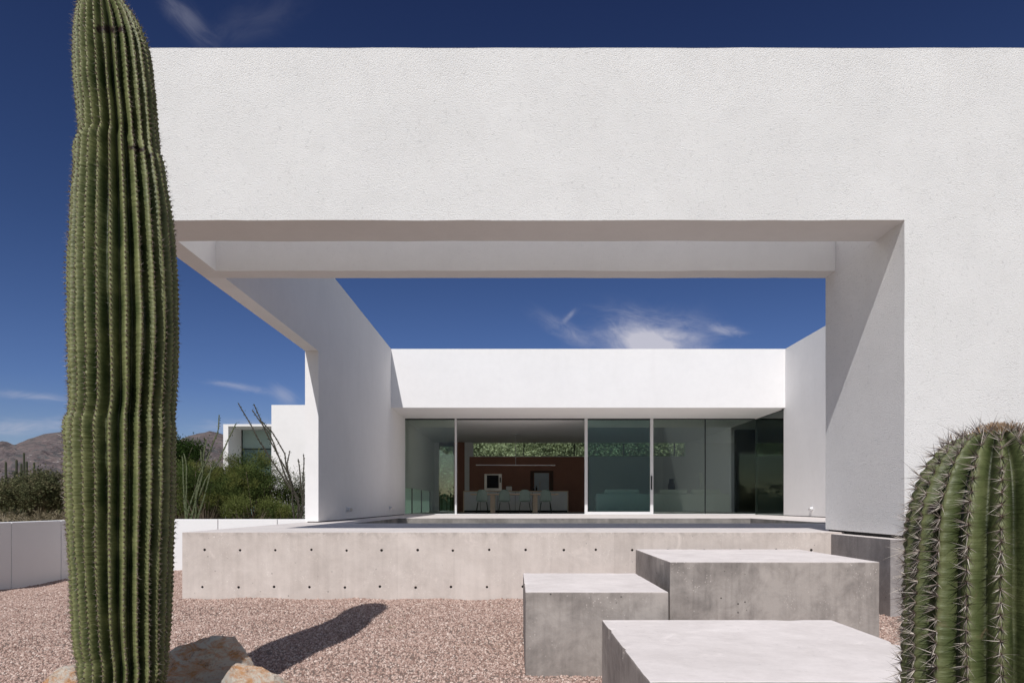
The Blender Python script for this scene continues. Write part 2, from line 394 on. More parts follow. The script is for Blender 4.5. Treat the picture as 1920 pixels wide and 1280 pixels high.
# ------------------------------------------------------------------ house
house = thing('house', (0, YFA, ZD), 'white stucco modern house with big square portal and glass doors around a court', 'house')
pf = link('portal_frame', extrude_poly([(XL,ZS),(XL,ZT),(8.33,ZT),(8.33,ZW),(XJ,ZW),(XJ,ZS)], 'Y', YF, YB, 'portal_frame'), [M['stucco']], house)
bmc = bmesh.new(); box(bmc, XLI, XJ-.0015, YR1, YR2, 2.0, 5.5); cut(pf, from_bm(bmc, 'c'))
bmc = bmesh.new(); box(bmc, XLI+.002, XJ-.003, YF+.29, YR1+.02, 3.3, 5.5); cut(pf, from_bm(bmc, 'c'))  # unseen upper beam thinned so sun can brighten the pocket
# subdivide-free wavy lower edge comes from the bevel and the stucco bump
bm = bmesh.new(); bm.from_mesh(pf.data)
for i in range(1, 49):
    gx = XL+i*.25
    bmesh.ops.bisect_plane(bm, geom=bm.verts[:]+bm.edges[:]+bm.faces[:], plane_co=(gx, 0, 0), plane_no=(1, 0, 0))
for i in range(1, 20): bmesh.ops.bisect_plane(bm, geom=bm.verts[:]+bm.edges[:]+bm.faces[:], plane_co=(0, 0, -.3+i*.25), plane_no=(0, 0, 1))
for v in bm.verts:
    q = v.co*1.9
    v.co.z += .0055*noise.noise(q+Vector((3, 0, 0)))+.003*noise.noise(q*3.1); v.co.x += .004*noise.noise(q+Vector((0, 9, 0))) if v.co.z < 2.8 else 0
bm.to_mesh(pf.data); bm.free()
pf.data.materials.append(stucco('pocket_bounce_light_stucco', (.96, .955, .95), .3)); pf.data.materials.append(stucco('soffit_shade_stucco', (.75, .73, .715), .3))  # pocket tone raised for bounce light, soffit tone lowered for its shade
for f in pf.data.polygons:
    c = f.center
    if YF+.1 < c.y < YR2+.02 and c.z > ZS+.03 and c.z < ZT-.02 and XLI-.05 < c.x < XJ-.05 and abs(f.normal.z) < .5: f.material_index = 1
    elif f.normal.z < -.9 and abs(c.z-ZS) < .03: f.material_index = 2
bv = pf.modifiers.new('Bevel', 'BEVEL'); bv.width = .012; bv.segments = 2; bv.limit_method = 'ANGLE'
link('side_wall', extrude_poly([(YB,ZS),(YB,ZT),(YG,ZT),(YG,ZW),(12.8,ZW),(12.8,ZS)], 'X', XL, XLI, 'side_wall'), M['stucco_smooth'], house)
boxes('side_wall', [(XR, 8.33, YB, 20.42, ZW, ZT)], M['stucco_smooth'], house)
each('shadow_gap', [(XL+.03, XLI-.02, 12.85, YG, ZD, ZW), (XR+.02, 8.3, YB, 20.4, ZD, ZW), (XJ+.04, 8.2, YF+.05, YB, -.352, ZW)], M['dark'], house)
link('roof', extrude_poly([(YFA,ZT),(YFA+.3,ZT),(YFA+.3,3.2),(YK+.4,3.2),(YK+.4,ZS+.002),(YFA,ZS+.002)], 'X', XLI, XR-.001, 'roof'), M['stucco_smooth'], house)
each('roof_slab', [(XR+.001, 14, 20.6, 27, ZS-.02, 3.2), (XR+.001, 10.9, 27.001, YK+.4, ZS-.02, 3.2), (XL, XLI-.001, YG+.01, YK+.4, ZS+.004, 3.2)], M['stucco_smooth'], house)  # opening left over the hidden right room, added to light the interior
boxes('front_wall', [(8.335, 14, 20.3, 20.6, -1.3, ZS-.021)], M['stucco_smooth'], house)
boxes('base_plinth', [(3.82, 8.2, YF+.03, 8.256, -1.6, -.352)], [M['plinth'], M['deck_top']], house, bevel=.006, top=1)
each('interior_floor', [(XL, 14, YG, YK+.4, -.9, ZD+.004)], M['floor_in'], house)
each('interior_floor', [(XR+.02, 14, 20.61, YG-.001, -.9, ZD+.004)], M['floor_in'], house)
# interior walls
each('interior_wall', [(XL, -3.74, YG+.005, YK, .60, ZS+.002), (XL, -3.74, 30.6, YK, ZD+.004, .60)], M['paint'], house)
lw = boxes('low_window', [(-3.85, -3.84, YG+.01, 30.6, ZD+.02, .60)], M['glass_bright'], house)
each('mullion', [(-3.88, -3.80, y, y+.05, ZD+.004, .60) for y in (22.92, 25.25, 27.8, 30.55)], M['frame_dark'], lw)
KW = 2.21
boxes('kitchen_wall', [(-2.12, 3.4, YK, YK+.3, ZD, KW)], M['wood_brown'], house)
each('interior_wall', [(3.4, 14, YK, YK+.3, ZD, KW), (8.71, 14, YK, YK+.3, KW+.001, ZS-.021), (13.9, 14, 20.61, YK-.001, ZD, ZS-.021)], M['paint'], house)
boxes('partition_panel', [(8.41, 13.89, 26, 26.2, ZD+.005, ZS-.021)], simple('dark_panel', (.10, .085, .075), .6), house)
each('interior_wall', [(-2.34, -2.12, YK-.05, YK+.3, ZD, ZS), (-3.74, -3.53, YK, YK+.3, ZD, ZS), (-2.12, -1.95, YK, YK+.3, KW+.001, ZS), (7.9, 8.7, YK, YK+.3, KW+.001, ZS)], M['paint'], house)
boxes('passage_panel', [(-2.84, -2.34, YK+.02, YK+.2, ZD, ZS)], M['wood_brown'], house)
bd = boxes('back_door', [(-3.53, -2.84, YK+.1, YK+.11, ZD, 2.7)], M['glass_dark'], house)
boxes('door_frame', [(-3.53, -3.49, YK+.06, YK+.16, ZD, 2.7), (-2.88, -2.84, YK+.06, YK+.16, ZD, 2.7), (-3.53, -2.84, YK+.06, YK+.16, 2.701, ZS)], M['frame_dark'], bd)
cl = boxes('clerestory_window', [(-1.95, 7.9, YK+.14, YK+.15, KW, ZS-.02)], M['glass_pane'], house)
each('mullion', [(x-.025, x+.025, YK+.10, YK+.19, KW+.02, ZS-.04) for x in (.40, 2.74, 5.04, 7.4)], M['frame_dark'], cl)
boxes('sill', [(-1.95, 7.9, YK-.01, YK+.3, KW+.001, KW+.025)], M['frame_white'], cl)
# built-in oven and splashback niche
ov = boxes('wall_oven', [(-1.43, -.62, YK-.05, YK-.001, .62, 1.42)], M['steel'], house, bevel=.01)
boxes('oven_glass', [(-1.31, -.76, YK-.06, YK-.051, .76, 1.36)], M['black'], ov)
boxes('oven_handle', [(-.72, -.66, YK-.09, YK-.051, 1.02, 1.25)], M['black'], ov)
ni = boxes('blue_niche', [(.88, 1.56, YK-.02, YK-.001, .55, 1.46)], M['blueglass'], house)  # flat blue-grey painted for a window reflected in the niche
each('niche_surround', [(.70, .86, YK-.03, YK-.001, .55, 1.56), (1.58, 1.76, YK-.03, YK-.001, .55, 1.56), (.861, 1.579, YK-.03, YK-.001, 1.47, 1.56)], simple('dark_veneer', (.075, .034, .024), .5), ni)
# glazing line
def X_(px, y=YG): return (px-VX)/F*y
gz = ZD+.006; gh = ZS-.002
g1 = boxes('fixed_window', [(X_(759), X_(852), YG, YG+.012, gz, gh)], M['glass_clear'], house)
boxes('window_frame', [(X_(757), X_(758.8), YG-.03, YG+.05, gz, gh), (X_(758.9), X_(852), YG-.03, YG+.05, gh-.035, gh)], M['frame_dark'], g1)
boxes('door_jamb', [(X_(853), X_(856.4), YG-.05, YG+.12, gz, gh)], M['frame_white'], house)
boxes('door_head', [(X_(856.5), X_(1095.5), YG-.03, YG+.12, gh-.03, gh)], M['frame_dark'], house)
sd = boxes('sliding_door', [(X_(1101.6), X_(1218.6), YG, YG+.012, gz+.09, gh-.04)], M['glass_dark'], house)
boxes('door_frame', [(X_(1096), X_(1101.5), YG-.05, YG+.05, gz, gh), (X_(1218.7), X_(1224.5), YG-.05, YG+.05, gz, gh), (X_(1101.6), X_(1218.6), YG-.05, YG+.05, gz, gz+.09), ], M['frame_white'], sd, bevel=.004)
boxes('door_head', [(X_(1101.6), X_(1218.6), YG-.04, YG+.05, gh-.04, gh)], M['frame_dark'], sd)
boxes('handle', [(X_(1219.8), X_(1222.2), YG-.08, YG-.051, .50, .96)], M['frame_dark'], sd)
g2 = boxes('fixed_window', [(X_(1225), X_(1321.3), YG, YG+.012, gz, gh)], M['glass_clear'], house)
boxes('window_frame', [(X_(1321.4), X_(1323), YG-.02, YG+.03, gz, gh), (X_(1225), X_(1321.3), YG-.03, YG+.03, gh-.03, gh)], M['frame_dark'], g2)
g3 = boxes('fixed_window', [(X_(1323.1), XR+.03, YG, YG+.012, gz, gh)], M['glass_clear'], house)
boxes('window_frame', [(XR+.031, XR+.06, YG-.02, YG+.03, gz, gh), (X_(1323.1), XR+.03, YG-.03, YG+.03, gh-.03, gh)], M['frame_dark'], g3)
g4 = boxes('side_window', [(XR+.035, XR+.047, 20.45, YG-.03, gz, gh)], M['glass_dark'], house)
boxes('window_frame', [(XR+.02, XR+.06, 20.425, 20.45, gz, gh), (XR+.02, XR+.06, 20.45, YG-.03, gh-.04, gh)], M['frame_dark'], g4)
boxes('door_track', [(X_(757), XR, YG-.08, YG-.002, gz-.003, gz+.02)], M['frame_white'], house)
def wall_light(x, y, z, s):
    bm = bmesh.new()
    tube(bm, [(x, y, z), (x+s*.03, y, z), (x+s*.05, y-.02, z-.005), (x+s*.10, y-.06, z-.01)], [.055, .055, .04, .045], 14)
    o = link('wall_light', from_bm(bm, 'wall_light'), M['frame_white'], house, True)
    bm = bmesh.new(); tube(bm, [(x+s*.1005, y-.0605, z-.01), (x+s*.104, y-.064, z-.0105)], .032, 12)
    link('lens', from_bm(bm, 'lens'), M['steel'], o)
wall_light(XR, 18.45, -.11, -1)
wall_light(XLI, 15.0, -.10, 1); wall_light(XLI, 20.0, -.10, 1)

# ------------------------------------------------------------------ deck
deck = thing('concrete_deck', (0, 8.26, -1.14), 'long raised pale concrete terrace with rows of dark tie holes along its front', 'terrace')
dk = boxes('slab', [(-4.03, 8.02, 8.26, YG-.003, -1.6, ZD)], [M['deck_side'], M['deck_top'], M['kerb']], deck, top=1)
bmc = bmesh.new(); box(bmc, -2.9, 5.8, 12.25, 16.84, -.85, 0); cut(dk, from_bm(bmc, 'c'))
bmc = bmesh.new()
holes = [(x, 1031) for x in (384,451,517,584,650,716,783,850,918,985,1057,1118,1185,1252,1320,1388,1455,1522)]+[(x-4, 1100) for x in (384,451,517,584,650,716,783,850,918,985,1055)]
for hx, hy in holes:
    p = P(hx+R.uniform(-1, 1), hy+R.uniform(-1, 1), 8.26)
    tube(bmc, [(p.x, 8.2, p.z), (p.x, 8.285, p.z)], R.uniform(.0125, .015), 10)
cut(dk, from_bm(bmc, 'c'))
for f in dk.data.polygons:
    c = f.center
    if f.normal.z > .5 and c.z > -.4: f.material_index = 1
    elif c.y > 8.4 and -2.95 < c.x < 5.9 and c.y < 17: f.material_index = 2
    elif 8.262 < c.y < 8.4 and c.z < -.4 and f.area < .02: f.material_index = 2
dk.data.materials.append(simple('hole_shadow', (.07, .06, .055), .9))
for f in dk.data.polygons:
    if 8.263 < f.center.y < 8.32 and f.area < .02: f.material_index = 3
bv = dk.modifiers.new('Bevel', 'BEVEL'); bv.width = .006; bv.segments = 2; bv.limit_method = 'ANGLE'; bv.angle_limit = math.radians(60)

def block(x0, x1, y0, y1, z0, z1, label, seed):
    bm = bmesh.new(); box(bm, x0, x1, y0, y1, z0, z1, 0, 1)
    for ax, (a_, b_) in enumerate(((x0, x1), (y0, y1), (z0, z1))):
        no = [0, 0, 0]; no[ax] = 1; k_ = a_+.05
        while k_ < b_-.03:
            co = [0, 0, 0]; co[ax] = k_
            bmesh.ops.bisect_plane(bm, geom=bm.verts[:]+bm.edges[:]+bm.faces[:], plane_co=co, plane_no=no); k_ += .05
    sharp = [e for e in bm.edges if len(e.link_faces) == 2 and e.link_faces[0].normal.dot(e.link_faces[1].normal) < .5]
    bm.normal_update(); sharp = [e for e in bm.edges if len(e.link_faces) == 2 and e.link_faces[0].normal.dot(e.link_faces[1].normal) < .5]
    mid = Vector(((x0+x1)/2, (y0+y1)/2, (z0+z1)/2))
    for v in {v for e in sharp for v in e.verts}:
        n_ = noise.noise(v.co*9+Vector((seed*5, 0, 0)))
        if n_ > .3: v.co += (mid-v.co).normalized()*(n_-.3)*.022
    bmesh.ops.bevel(bm, geom=sharp, offset=.010, segments=2, affect='EDGES', profile=.6)
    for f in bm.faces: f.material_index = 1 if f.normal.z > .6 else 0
    me = from_bm(bm, 'concrete_step')
    for v in me.vertices:
        v.co += Vector((noise.noise(v.co*3+Vector((seed,0,0))), noise.noise(v.co*3+Vector((0,seed,0))), 0))*.003
    o = link('concrete_step', me, [M['block_side'], M['block_top']]); return tag(o, label, 'step')
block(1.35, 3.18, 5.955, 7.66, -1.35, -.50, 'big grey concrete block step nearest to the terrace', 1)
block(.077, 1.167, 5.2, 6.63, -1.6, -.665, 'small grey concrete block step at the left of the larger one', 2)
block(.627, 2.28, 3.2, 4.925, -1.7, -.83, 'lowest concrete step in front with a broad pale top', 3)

# ------------------------------------------------------------------ low perimeter walls
def lowwall(segs, name, label):
    bm = bmesh.new()
    for s in segs: box(bm, *s)
    o = link(name, from_bm(bm, name), M['paint'], bevel=.008); tag(o, label, 'wall'); return o
yy = [4.0, 6.6, 8.9, 10.98, 12.18, 13.2]
lowwall([(-8.35, -8.1, a+.006, b-.006, -1.8, -.284) for a, b in zip(yy, yy[1:])], 'garden_wall', 'low white garden wall in shade running toward the viewer at far left')
xx = [-8.35, -6.9, -5.75, -4.6, -3.945]
lowwall([(a+.006, b-.006, 13.2, 13.45, -1.8, -.284) for a, b in zip(xx, xx[1:])], 'garden_wall', 'low sunlit white garden wall between the tall saguaro and the house')

# ------------------------------------------------------------------ annex
an = thing('annex_building', (-9.5, 24, -1.2), 'white garden wing with flat roof and teal window behind the bushes', 'building')
boxes('wall', [(-8.57, -6.9, 24, 30, -1.3, 3.5)], M['stucco_smooth'], an)
boxes('wall', [(-11.12, -10.93, 26, 31, -1.3, 3.06), (-10.929, -8.575, 26, 31, 2.98, 3.06), (-10.929, -8.575, 26, 31, -1.3, -.6), (-10.929, -8.575, 27.35, 31, -.6, 2.98)], M['stucco_smooth'], an)
w = boxes('window', [(-10.92, -8.58, 27.3, 27.34, -.6, 2.2), ], M['glass_teal'], an)
boxes('blind', [(-10.92, -8.58, 27.28, 27.30, 2.24, 2.97)], simple('teal_blind', (.34, .45, .43), .6), w)
boxes('window_frame', [(-10.925, -8.577, 27.25, 27.3, 2.2, 2.24), (-10.925, -10.89, 27.25, 27.3, -.6, 2.199), (-10.925, -10.89, 27.25, 27.3, 2.241, 2.97)], M['frame_dark'], w)

# ------------------------------------------------------------------ kitchen furniture
FZ = ZD+.004
isl = thing('kitchen_island', (0, 29.4, FZ), 'long grey kitchen island with dark framed fronts behind the dining table', 'kitchen island')
boxes('cabinet', [(-2.2, 2.25, 29.45, 30.3, FZ+.08, .555)], M['island'], isl)
boxes('worktop', [(-2.24, 2.29, 29.4, 30.35, .556, .595), (-2.24, -2.2, 29.4, 30.35, FZ, .555), (2.25, 2.29, 29.4, 30.35, FZ, .555)], M['wood_light'], isl)
each('door_gap', [(x-.006, x+.006, 29.44, 29.449, FZ+.08, .55) for x in (-1.5, -.75, 0, .75, 1.5)], M['dark'], isl)
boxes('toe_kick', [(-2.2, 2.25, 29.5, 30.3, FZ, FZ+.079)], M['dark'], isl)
bm = bmesh.new(); tube(bm, [(1.08, 29.9, .6), (1.08, 29.9, .93), (1.08, 29.86, .99), (1.08, 29.78, .99), (1.08, 29.75, .94)], .014, 8)
link('faucet', from_bm(bm, 'faucet'), M['steel'], isl, True)
for x, h, l in ((.80, .16, 'small dark bottle left of the island tap, leftmost of two'), (.93, .22, 'small dark bottle close beside the island tap')):
    bm = bmesh.new(); lathe(bm, x, 29.85, [(.035, .597), (.037, .60), (.037, .597+h*.6), (.014, .597+h*.75), (.014, .597+h)], 12)
    tag(link('bottle', from_bm(bm, 'bottle'), M['black'], smooth=True), l, 'bottle', 'bottles by the tap')
tp = boxes('toaster', [(-.40, -.14, 29.7, 29.95, .597, .80)], M['ceramic'], bevel=.03)
tag(tp, 'rounded white toaster standing on the kitchen island', 'toaster')
tb = thing('dining_table', (0, 27.5, FZ), 'long light oak dining table on two slab legs behind chairs', 'dining table')
boxes('tabletop', [(-1.78, 1.72, 27.1, 28.0, .385, .44)], M['wood_light'], tb, bevel=.006)
for x in (-.90, .80): boxes('leg', [(x-.09, x+.09, 27.2, 27.9, FZ, .384)], M['wood_light'], tb)
def chair(x, y):
    t = thing('dining_chair', (x, y, FZ), 'sage green shell dining chair at the oak table, leftmost of four', 'chair', 'dining chairs along the table')
    # shell: profile from the seat front up to the top of the back
    prof = [(.23, .44, .20), (.18, .455, .22), (.05, .445, .235), (-.10, .435, .235), (-.18, .45, .23), (-.215, .52, .225), (-.235, .65, .215), (-.25, .78, .195), (-.262, .88, .15), (-.265, .915, .08)]
    vs = []; fs = []; nn = 10
    for k, (py, pz, hw) in enumerate(prof):
        for i in range(nn+1):
            u = -1+2*i/nn
            curve = .045*u*u
            vs.append((x+hw*u, y+py+(curve if k > 4 else 0), FZ+pz+(curve if k <= 4 else 0)))
    n0 = len(vs)
    fs = [(k*(nn+1)+i, k*(nn+1)+i+1, (k+1)*(nn+1)+i+1, (k+1)*(nn+1)+i) for k in range(len(prof)-1) for i in range(nn)]
    o = pyobj('shell', vs, fs, M['chair'], t, True); sd_ = o.modifiers.new('thick', 'SOLIDIFY'); sd_.thickness = .02
    for sx, sy in ((-1,-1),(1,-1),(-1,1),(1,1)):
        bm = bmesh.new(); tube(bm, [(x+sx*.17, y+sy*.15, FZ+.43), (x+sx*.235, y+sy*.22, FZ)], [.014, .010], 8)
        link('leg', from_bm(bm, 'leg'), M['chair_leg'], t, True)
    return t
def dup(root, dx, dy, label):
    r = root.copy(); C.objects.link(r); r.location = root.location+Vector((dx, dy, 0)); r['label'] = label
    for ch in root.children:
        c = ch.copy(); C.objects.link(c); c.parent = r; c.matrix_parent_inverse = ch.matrix_parent_inverse.copy()
    return r
c0 = chair(-1.29, 26.75); bpy.context.view_layer.update()
for x, l in ((-.42, 'sage green shell dining chair, second from the left of four'), (.375, 'sage green shell dining chair, third from the left of four'), (1.19, 'sage green shell dining chair at the oak table, rightmost of four')):
    dup(c0, x+1.29, R.uniform(-.05, .05), l)
pl = thing('pendant_lamp', (0, 27.8, 2.87), 'thin horizontal bar pendant lamp hanging above the dining table', 'pendant lamp')
bm = bmesh.new(); tube(bm, [(-1.6, 27.8, 1.61), (1.63, 27.8, 1.60)], .02, 8); link('light_bar', from_bm(bm, 'light_bar'), M['frame_white'], pl)
bm = bmesh.new(); tube(bm, [(.02, 27.8, 1.61), (.02, 27.8, ZS-.02)], .008, 6); link('rod', from_bm(bm, 'rod'), M['frame_white'], pl)
bm = bmesh.new(); lathe(bm, .02, 27.8, [(.11, ZS-.03), (.11, ZS-.001)], 14); link('canopy', from_bm(bm, 'canopy'), M['frame_white'], pl)
sf = thing('sofa', (5.2, 25.2, FZ), 'long pale sofa seen from behind through the tinted glass', 'sofa')
boxes('backrest', [(2.95, 7.85, 24.9, 25.15, FZ+.05, .40)], M['sofa'], sf, bevel=.05)
boxes('seat', [(3.0, 7.8, 25.16, 25.95, FZ+.05, .10)], M['sofa'], sf, bevel=.05)
for x in (2.97, 7.6): boxes('armrest', [(x, x+.22, 25.16, 25.95, .101, .30)], M['sofa'], sf, bevel=.05)
for x0, x1 in ((3.3, 4.6), (5.3, 6.4), (6.5, 7.6)): boxes('cushion', [(x0, x1, 25.17, 25.40, .12, .56)], M['sofa'], sf, bevel=.08)
bm = bmesh.new(); lathe(bm, 6.55, 28.6, [(.13, FZ), (.17, .2), (.15, .8), (.10, 1.0), (.12, 1.08)], 16)
tag(link('floor_vase', from_bm(bm, 'floor_vase'), M['black'], smooth=True), 'tall black vase standing behind the pale sofa', 'vase')
lt = thing('floor_lamp', (7.35, 27.0, FZ), 'slim white floor lamp between sofa and back wall', 'floor lamp')
bm = bmesh.new(); tube(bm, [(7.35, 27, FZ), (7.35, 27, 1.2)], .02, 8); link('pole', from_bm(bm, 'pole'), M['frame_white'], lt)
bm = bmesh.new(); lathe(bm, 7.35, 27, [(.07, .62), (.07, 1.25)], 12); link('lamp_shade', from_bm(bm, 'lamp_shade'), M['ceramic'], lt)
bm = bmesh.new(); lathe(bm, 7.35, 27, [(.15, FZ), (.15, FZ+.02)], 14); link('base', from_bm(bm, 'base'), M['frame_white'], lt)

# ------------------------------------------------------------------ cacti
def interp(tab, v):
    if v <= tab[0][0]: return tab[0][1:]
    for a, b in zip(tab, tab[1:]):
        if v <= b[0]:
            t = (v-a[0])/(b[0]-a[0]); return tuple(a[i]+(b[i]-a[i])*t for i in range(1, len(a)))
    return tab[-1][1:]
def smooth_interp(tab, v, w):
    k = [interp(tab, v+o*w) for o in (-1, -.5, 0, .5, 1)]
    return tuple(sum(q[i] for q in k)/5 for i in range(len(k[0])))

def spine(vs, fs, p, d, ln, w):
    d = d.normalized(); u = d.cross(Vector((.3, .5, .8))).normalized(); v = d.cross(u); k = len(vs)
    for a in (0, 2.094, 4.189): vs.append(tuple(p+(u*math.cos(a)+v*math.sin(a))*w))
    vs.append(tuple(p+d*ln)); fs += [(k, k+1, k+3), (k+1, k+2, k+3), (k+2, k, k+3)]

def cactus(name, d, tab, zbot, nrib, depth, step, aspace, label, spl, spw, nsp, skin, smats, phase=0, scars=(), wob=.04, felt=False, sm=14, tub=.0035, gexp=.75, ae=.0035, cdx=0, fat=1.0, pinch=()):
    """tab rows: photo y, left x, right x of the silhouette"""
    s = F/d
    ztop = (VY-tab[0][0])/s
    rows = []; z = zbot
    zs = []
    while z < ztop-step*.5:
        zs.append(z); z += step if z < ztop-.12 else step*.45
    zs.append(ztop-.0005)
    def cr(z):
        py = VY-z*s
        if py < tab[2][0]+0: l, r = interp(tab, py)
        else: l, r = smooth_interp(tab, py, min(sm, py-tab[2][0]))
        ca = math.cos(math.atan(((l+r)/2-VX)/F))   # an upright round trunk looks wider off the axis
        return ((l+r)/2+cdx-VX)/s, (r-l)/2/s*ca*fat
    per = 10; nt = nrib*per
    base = Vector((cr(0)[0], d, zbot))
    t = thing(name, base, label, 'cactus')
    vs = []; rib = []; scar = []
    def point(z, th):
        cx, r = cr(z)
        shift = wob*noise.noise(Vector((z*.9, 3+phase, 0)))+.35*wob*noise.noise(Vector((z*3.1, math.cos(th)*1.3, math.sin(th)*1.3+phase)))
        c = abs(math.cos(nrib*th/2))
        g = c**gexp
        dd = depth*min(1, r/.10)*(.85+.3*noise.noise(Vector((z*2, math.cos(th)*2, math.sin(th)*2))))
        rr = r-dd*(1-g)
        for k_, y0_ in enumerate(pinch):
            zz = z-(VY-y0_)/s+.03*noise.noise(Vector((math.cos(th)*1.5, math.sin(th)*1.5, k_*5.1)))
            rr -= (.006+.004*math.cos(th+k_))*math.exp(-(zz/.020)**2)
            rr += .005*math.exp(-((zz+.07)/.05)**2)
        tb_ = tub*math.cos(2*math.pi*z/aspace + 2.4*math.floor(th*nrib/(2*math.pi)+.5))
        rr += tb_*c*c + .006*noise.noise(Vector((z*9, th*2, phase)))
        rr += .012*r/.3*noise.noise(Vector((z*1.7, math.cos(th), math.sin(th)+phase)))
        a = th+shift+phase
        return Vector((cx+rr*math.sin(a), d-rr*math.cos(a), z)), c, a
    for z in zs:
        for k in range(nt):
            p, c, a = point(z, 2*math.pi*k/nt); vs.append(tuple(p)); rib.append(c)
            sc_ = 0
            for (sx, sy, sw, sh) in scars:
                q = (p.x*F/p.y+VX, VY-p.z*F/p.y)
                if p.y < d and abs(q[0]-sx) < sw and abs(q[1]-sy) < sh*(1+.6*noise.noise(Vector((q[0]*.2, q[1]*.2, 0)))): sc_ = 1
            scar.append(sc_)
    fs = [(j*nt+k, j*nt+(k+1) % nt, (j+1)*nt+(k+1) % nt, (j+1)*nt+k) for j in range(len(zs)-1) for k in range(nt)]
    fs.append(tuple((len(zs)-1)*nt+k for k in range(nt)))
    o = pyobj('ribbed_trunk', vs, fs, skin, t, True)
    at = o.data.attributes.new('rib', 'FLOAT', 'POINT'); at.data.foreach_set('value', rib)
    at = o.data.attributes.new('scar', 'FLOAT', 'POINT'); at.data.foreach_set('value', scar)
    sets = [([], []) for _ in smats]; av = []; af = []
    for k in range(nrib):
        th = 2*math.pi*k/nrib; z = zbot+R.uniform(0, aspace)
        while z < ztop-.004:
            p, c, a = point(z, th)
            if math.cos(a) > -.45:
                p2, _, _ = point(min(z+.01, ztop-.001), th); p1, _, _ = point(z-.01, th)
                tan = (p2-p1).normalized(); out = Vector((math.sin(a), -math.cos(a), 0)); side = tan.cross(out).normalized(); out = side.cross(tan).normalized()
                if out.dot(Vector((math.sin(a), -math.cos(a), .3))) < 0: out = -out
                kk = len(av); e = ae
                for q in (tan*e*1.3, side*e, -tan*e*1.3, -side*e): av.append(tuple(p+q+out*.0005))
                av.append(tuple(p+out*e*.9)); af += [(kk, kk+1, kk+4), (kk+1, kk+2, kk+4), (kk+2, kk+3, kk+4), (kk+3, kk, kk+4)]
                for m in range(nsp):
                    an_ = R.uniform(0, 2*math.pi); sp = R.uniform(.35, 1.5)
                    dr = out+(side*math.cos(an_)+tan*math.sin(an_))*sp+Vector((0, 0, -.12))
                    w = R.choices(range(len(smats)), [x[1] for x in smats])[0]
                    ln = spl*R.uniform(.55, 1.25)*(1.25 if sp < .6 else 1)*(1.45 if R.random() < .08 else 1)
                    spine(*sets[w], p-out*.001, dr, ln, spw*R.uniform(.7, 1.2))
            z += aspace*R.uniform(.85, 1.15)*(1 if z < ztop-.06 else .6)
    ao = pyobj('areoles', av, af, M['areole'], t); ao['kind'] = 'stuff'
    for (v_, f_), (mm, _) in zip(sets, smats):
        if v_: so = pyobj('spines', v_, f_, mm, t); so['kind'] = 'stuff'
    if felt:
        bm = bmesh.new(); cx, _ = cr(ztop)
        for k in range(420):
            a = R.uniform(0, 6.28); r = abs(R.gauss(0, .035))
            if r > .09: continue
            p = Vector((cx+r*math.cos(a), d+r*math.sin(a), ztop-.002-r*r*2.5)); dd = Vector((math.cos(a)*r*8+R.gauss(0, .3), math.sin(a)*r*8+R.gauss(0, .3), 1)).normalized()
            tube(bm, [p, p+dd*R.uniform(.008, .022)], [.0014, .0006], 3)
        fo = link('crown_felt', from_bm(bm, 'crown_felt'), M['crownfelt'], t); fo['kind'] = 'stuff'
    return t
TALL = [(-14,192,200),(-12,180,212),(-8,170,220),(0,156,228),(15,147,245),(40,141,262),(70,137,275),(100,136,283),(180,138,292),(235,145,297),(262,147,299),(285,140,304),(330,136,313),(400,132,324),(450,130,329),(520,127,333),(640,125,336),(730,128,332),(765,130,328),(785,123,329),(900,123,330),(1000,126,325),(1080,131,322),(1190,138,318),(1222,143,316),(1240,148,315),(1280,148,311),(1400,155,300)]
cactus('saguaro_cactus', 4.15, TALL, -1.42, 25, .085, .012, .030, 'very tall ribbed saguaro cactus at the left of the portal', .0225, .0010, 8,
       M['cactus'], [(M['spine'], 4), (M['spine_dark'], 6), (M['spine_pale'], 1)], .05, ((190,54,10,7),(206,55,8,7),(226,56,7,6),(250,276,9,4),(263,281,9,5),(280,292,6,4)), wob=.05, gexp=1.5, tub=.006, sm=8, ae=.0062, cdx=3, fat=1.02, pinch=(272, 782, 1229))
YOUNG = [(806,1872,1900),(807,1862,1910),(809,1850,1922),(815,1815,1957),(828,1788,1984),(843,1768,2004),(870,1745,2027),(900,1728,2044),(940,1714,2058),(980,1707,2065),(1040,1702,2070),(1120,1698,2074),(1200,1694,2078),(1280,1691,2081),(1500,1686,2086),(2200,1720,2052)]
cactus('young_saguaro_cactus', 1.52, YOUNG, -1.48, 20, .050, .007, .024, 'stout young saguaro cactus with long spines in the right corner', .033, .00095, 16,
       M['cactus_young'], [(M['spine'], 4), (M['spine_dark'], 5), (M['spine_pale'], 3)], .045, ((1750,955,13,11),), wob=.05, felt=True, sm=10, tub=.0025, gexp=1.05, cdx=-14, fat=1.03)

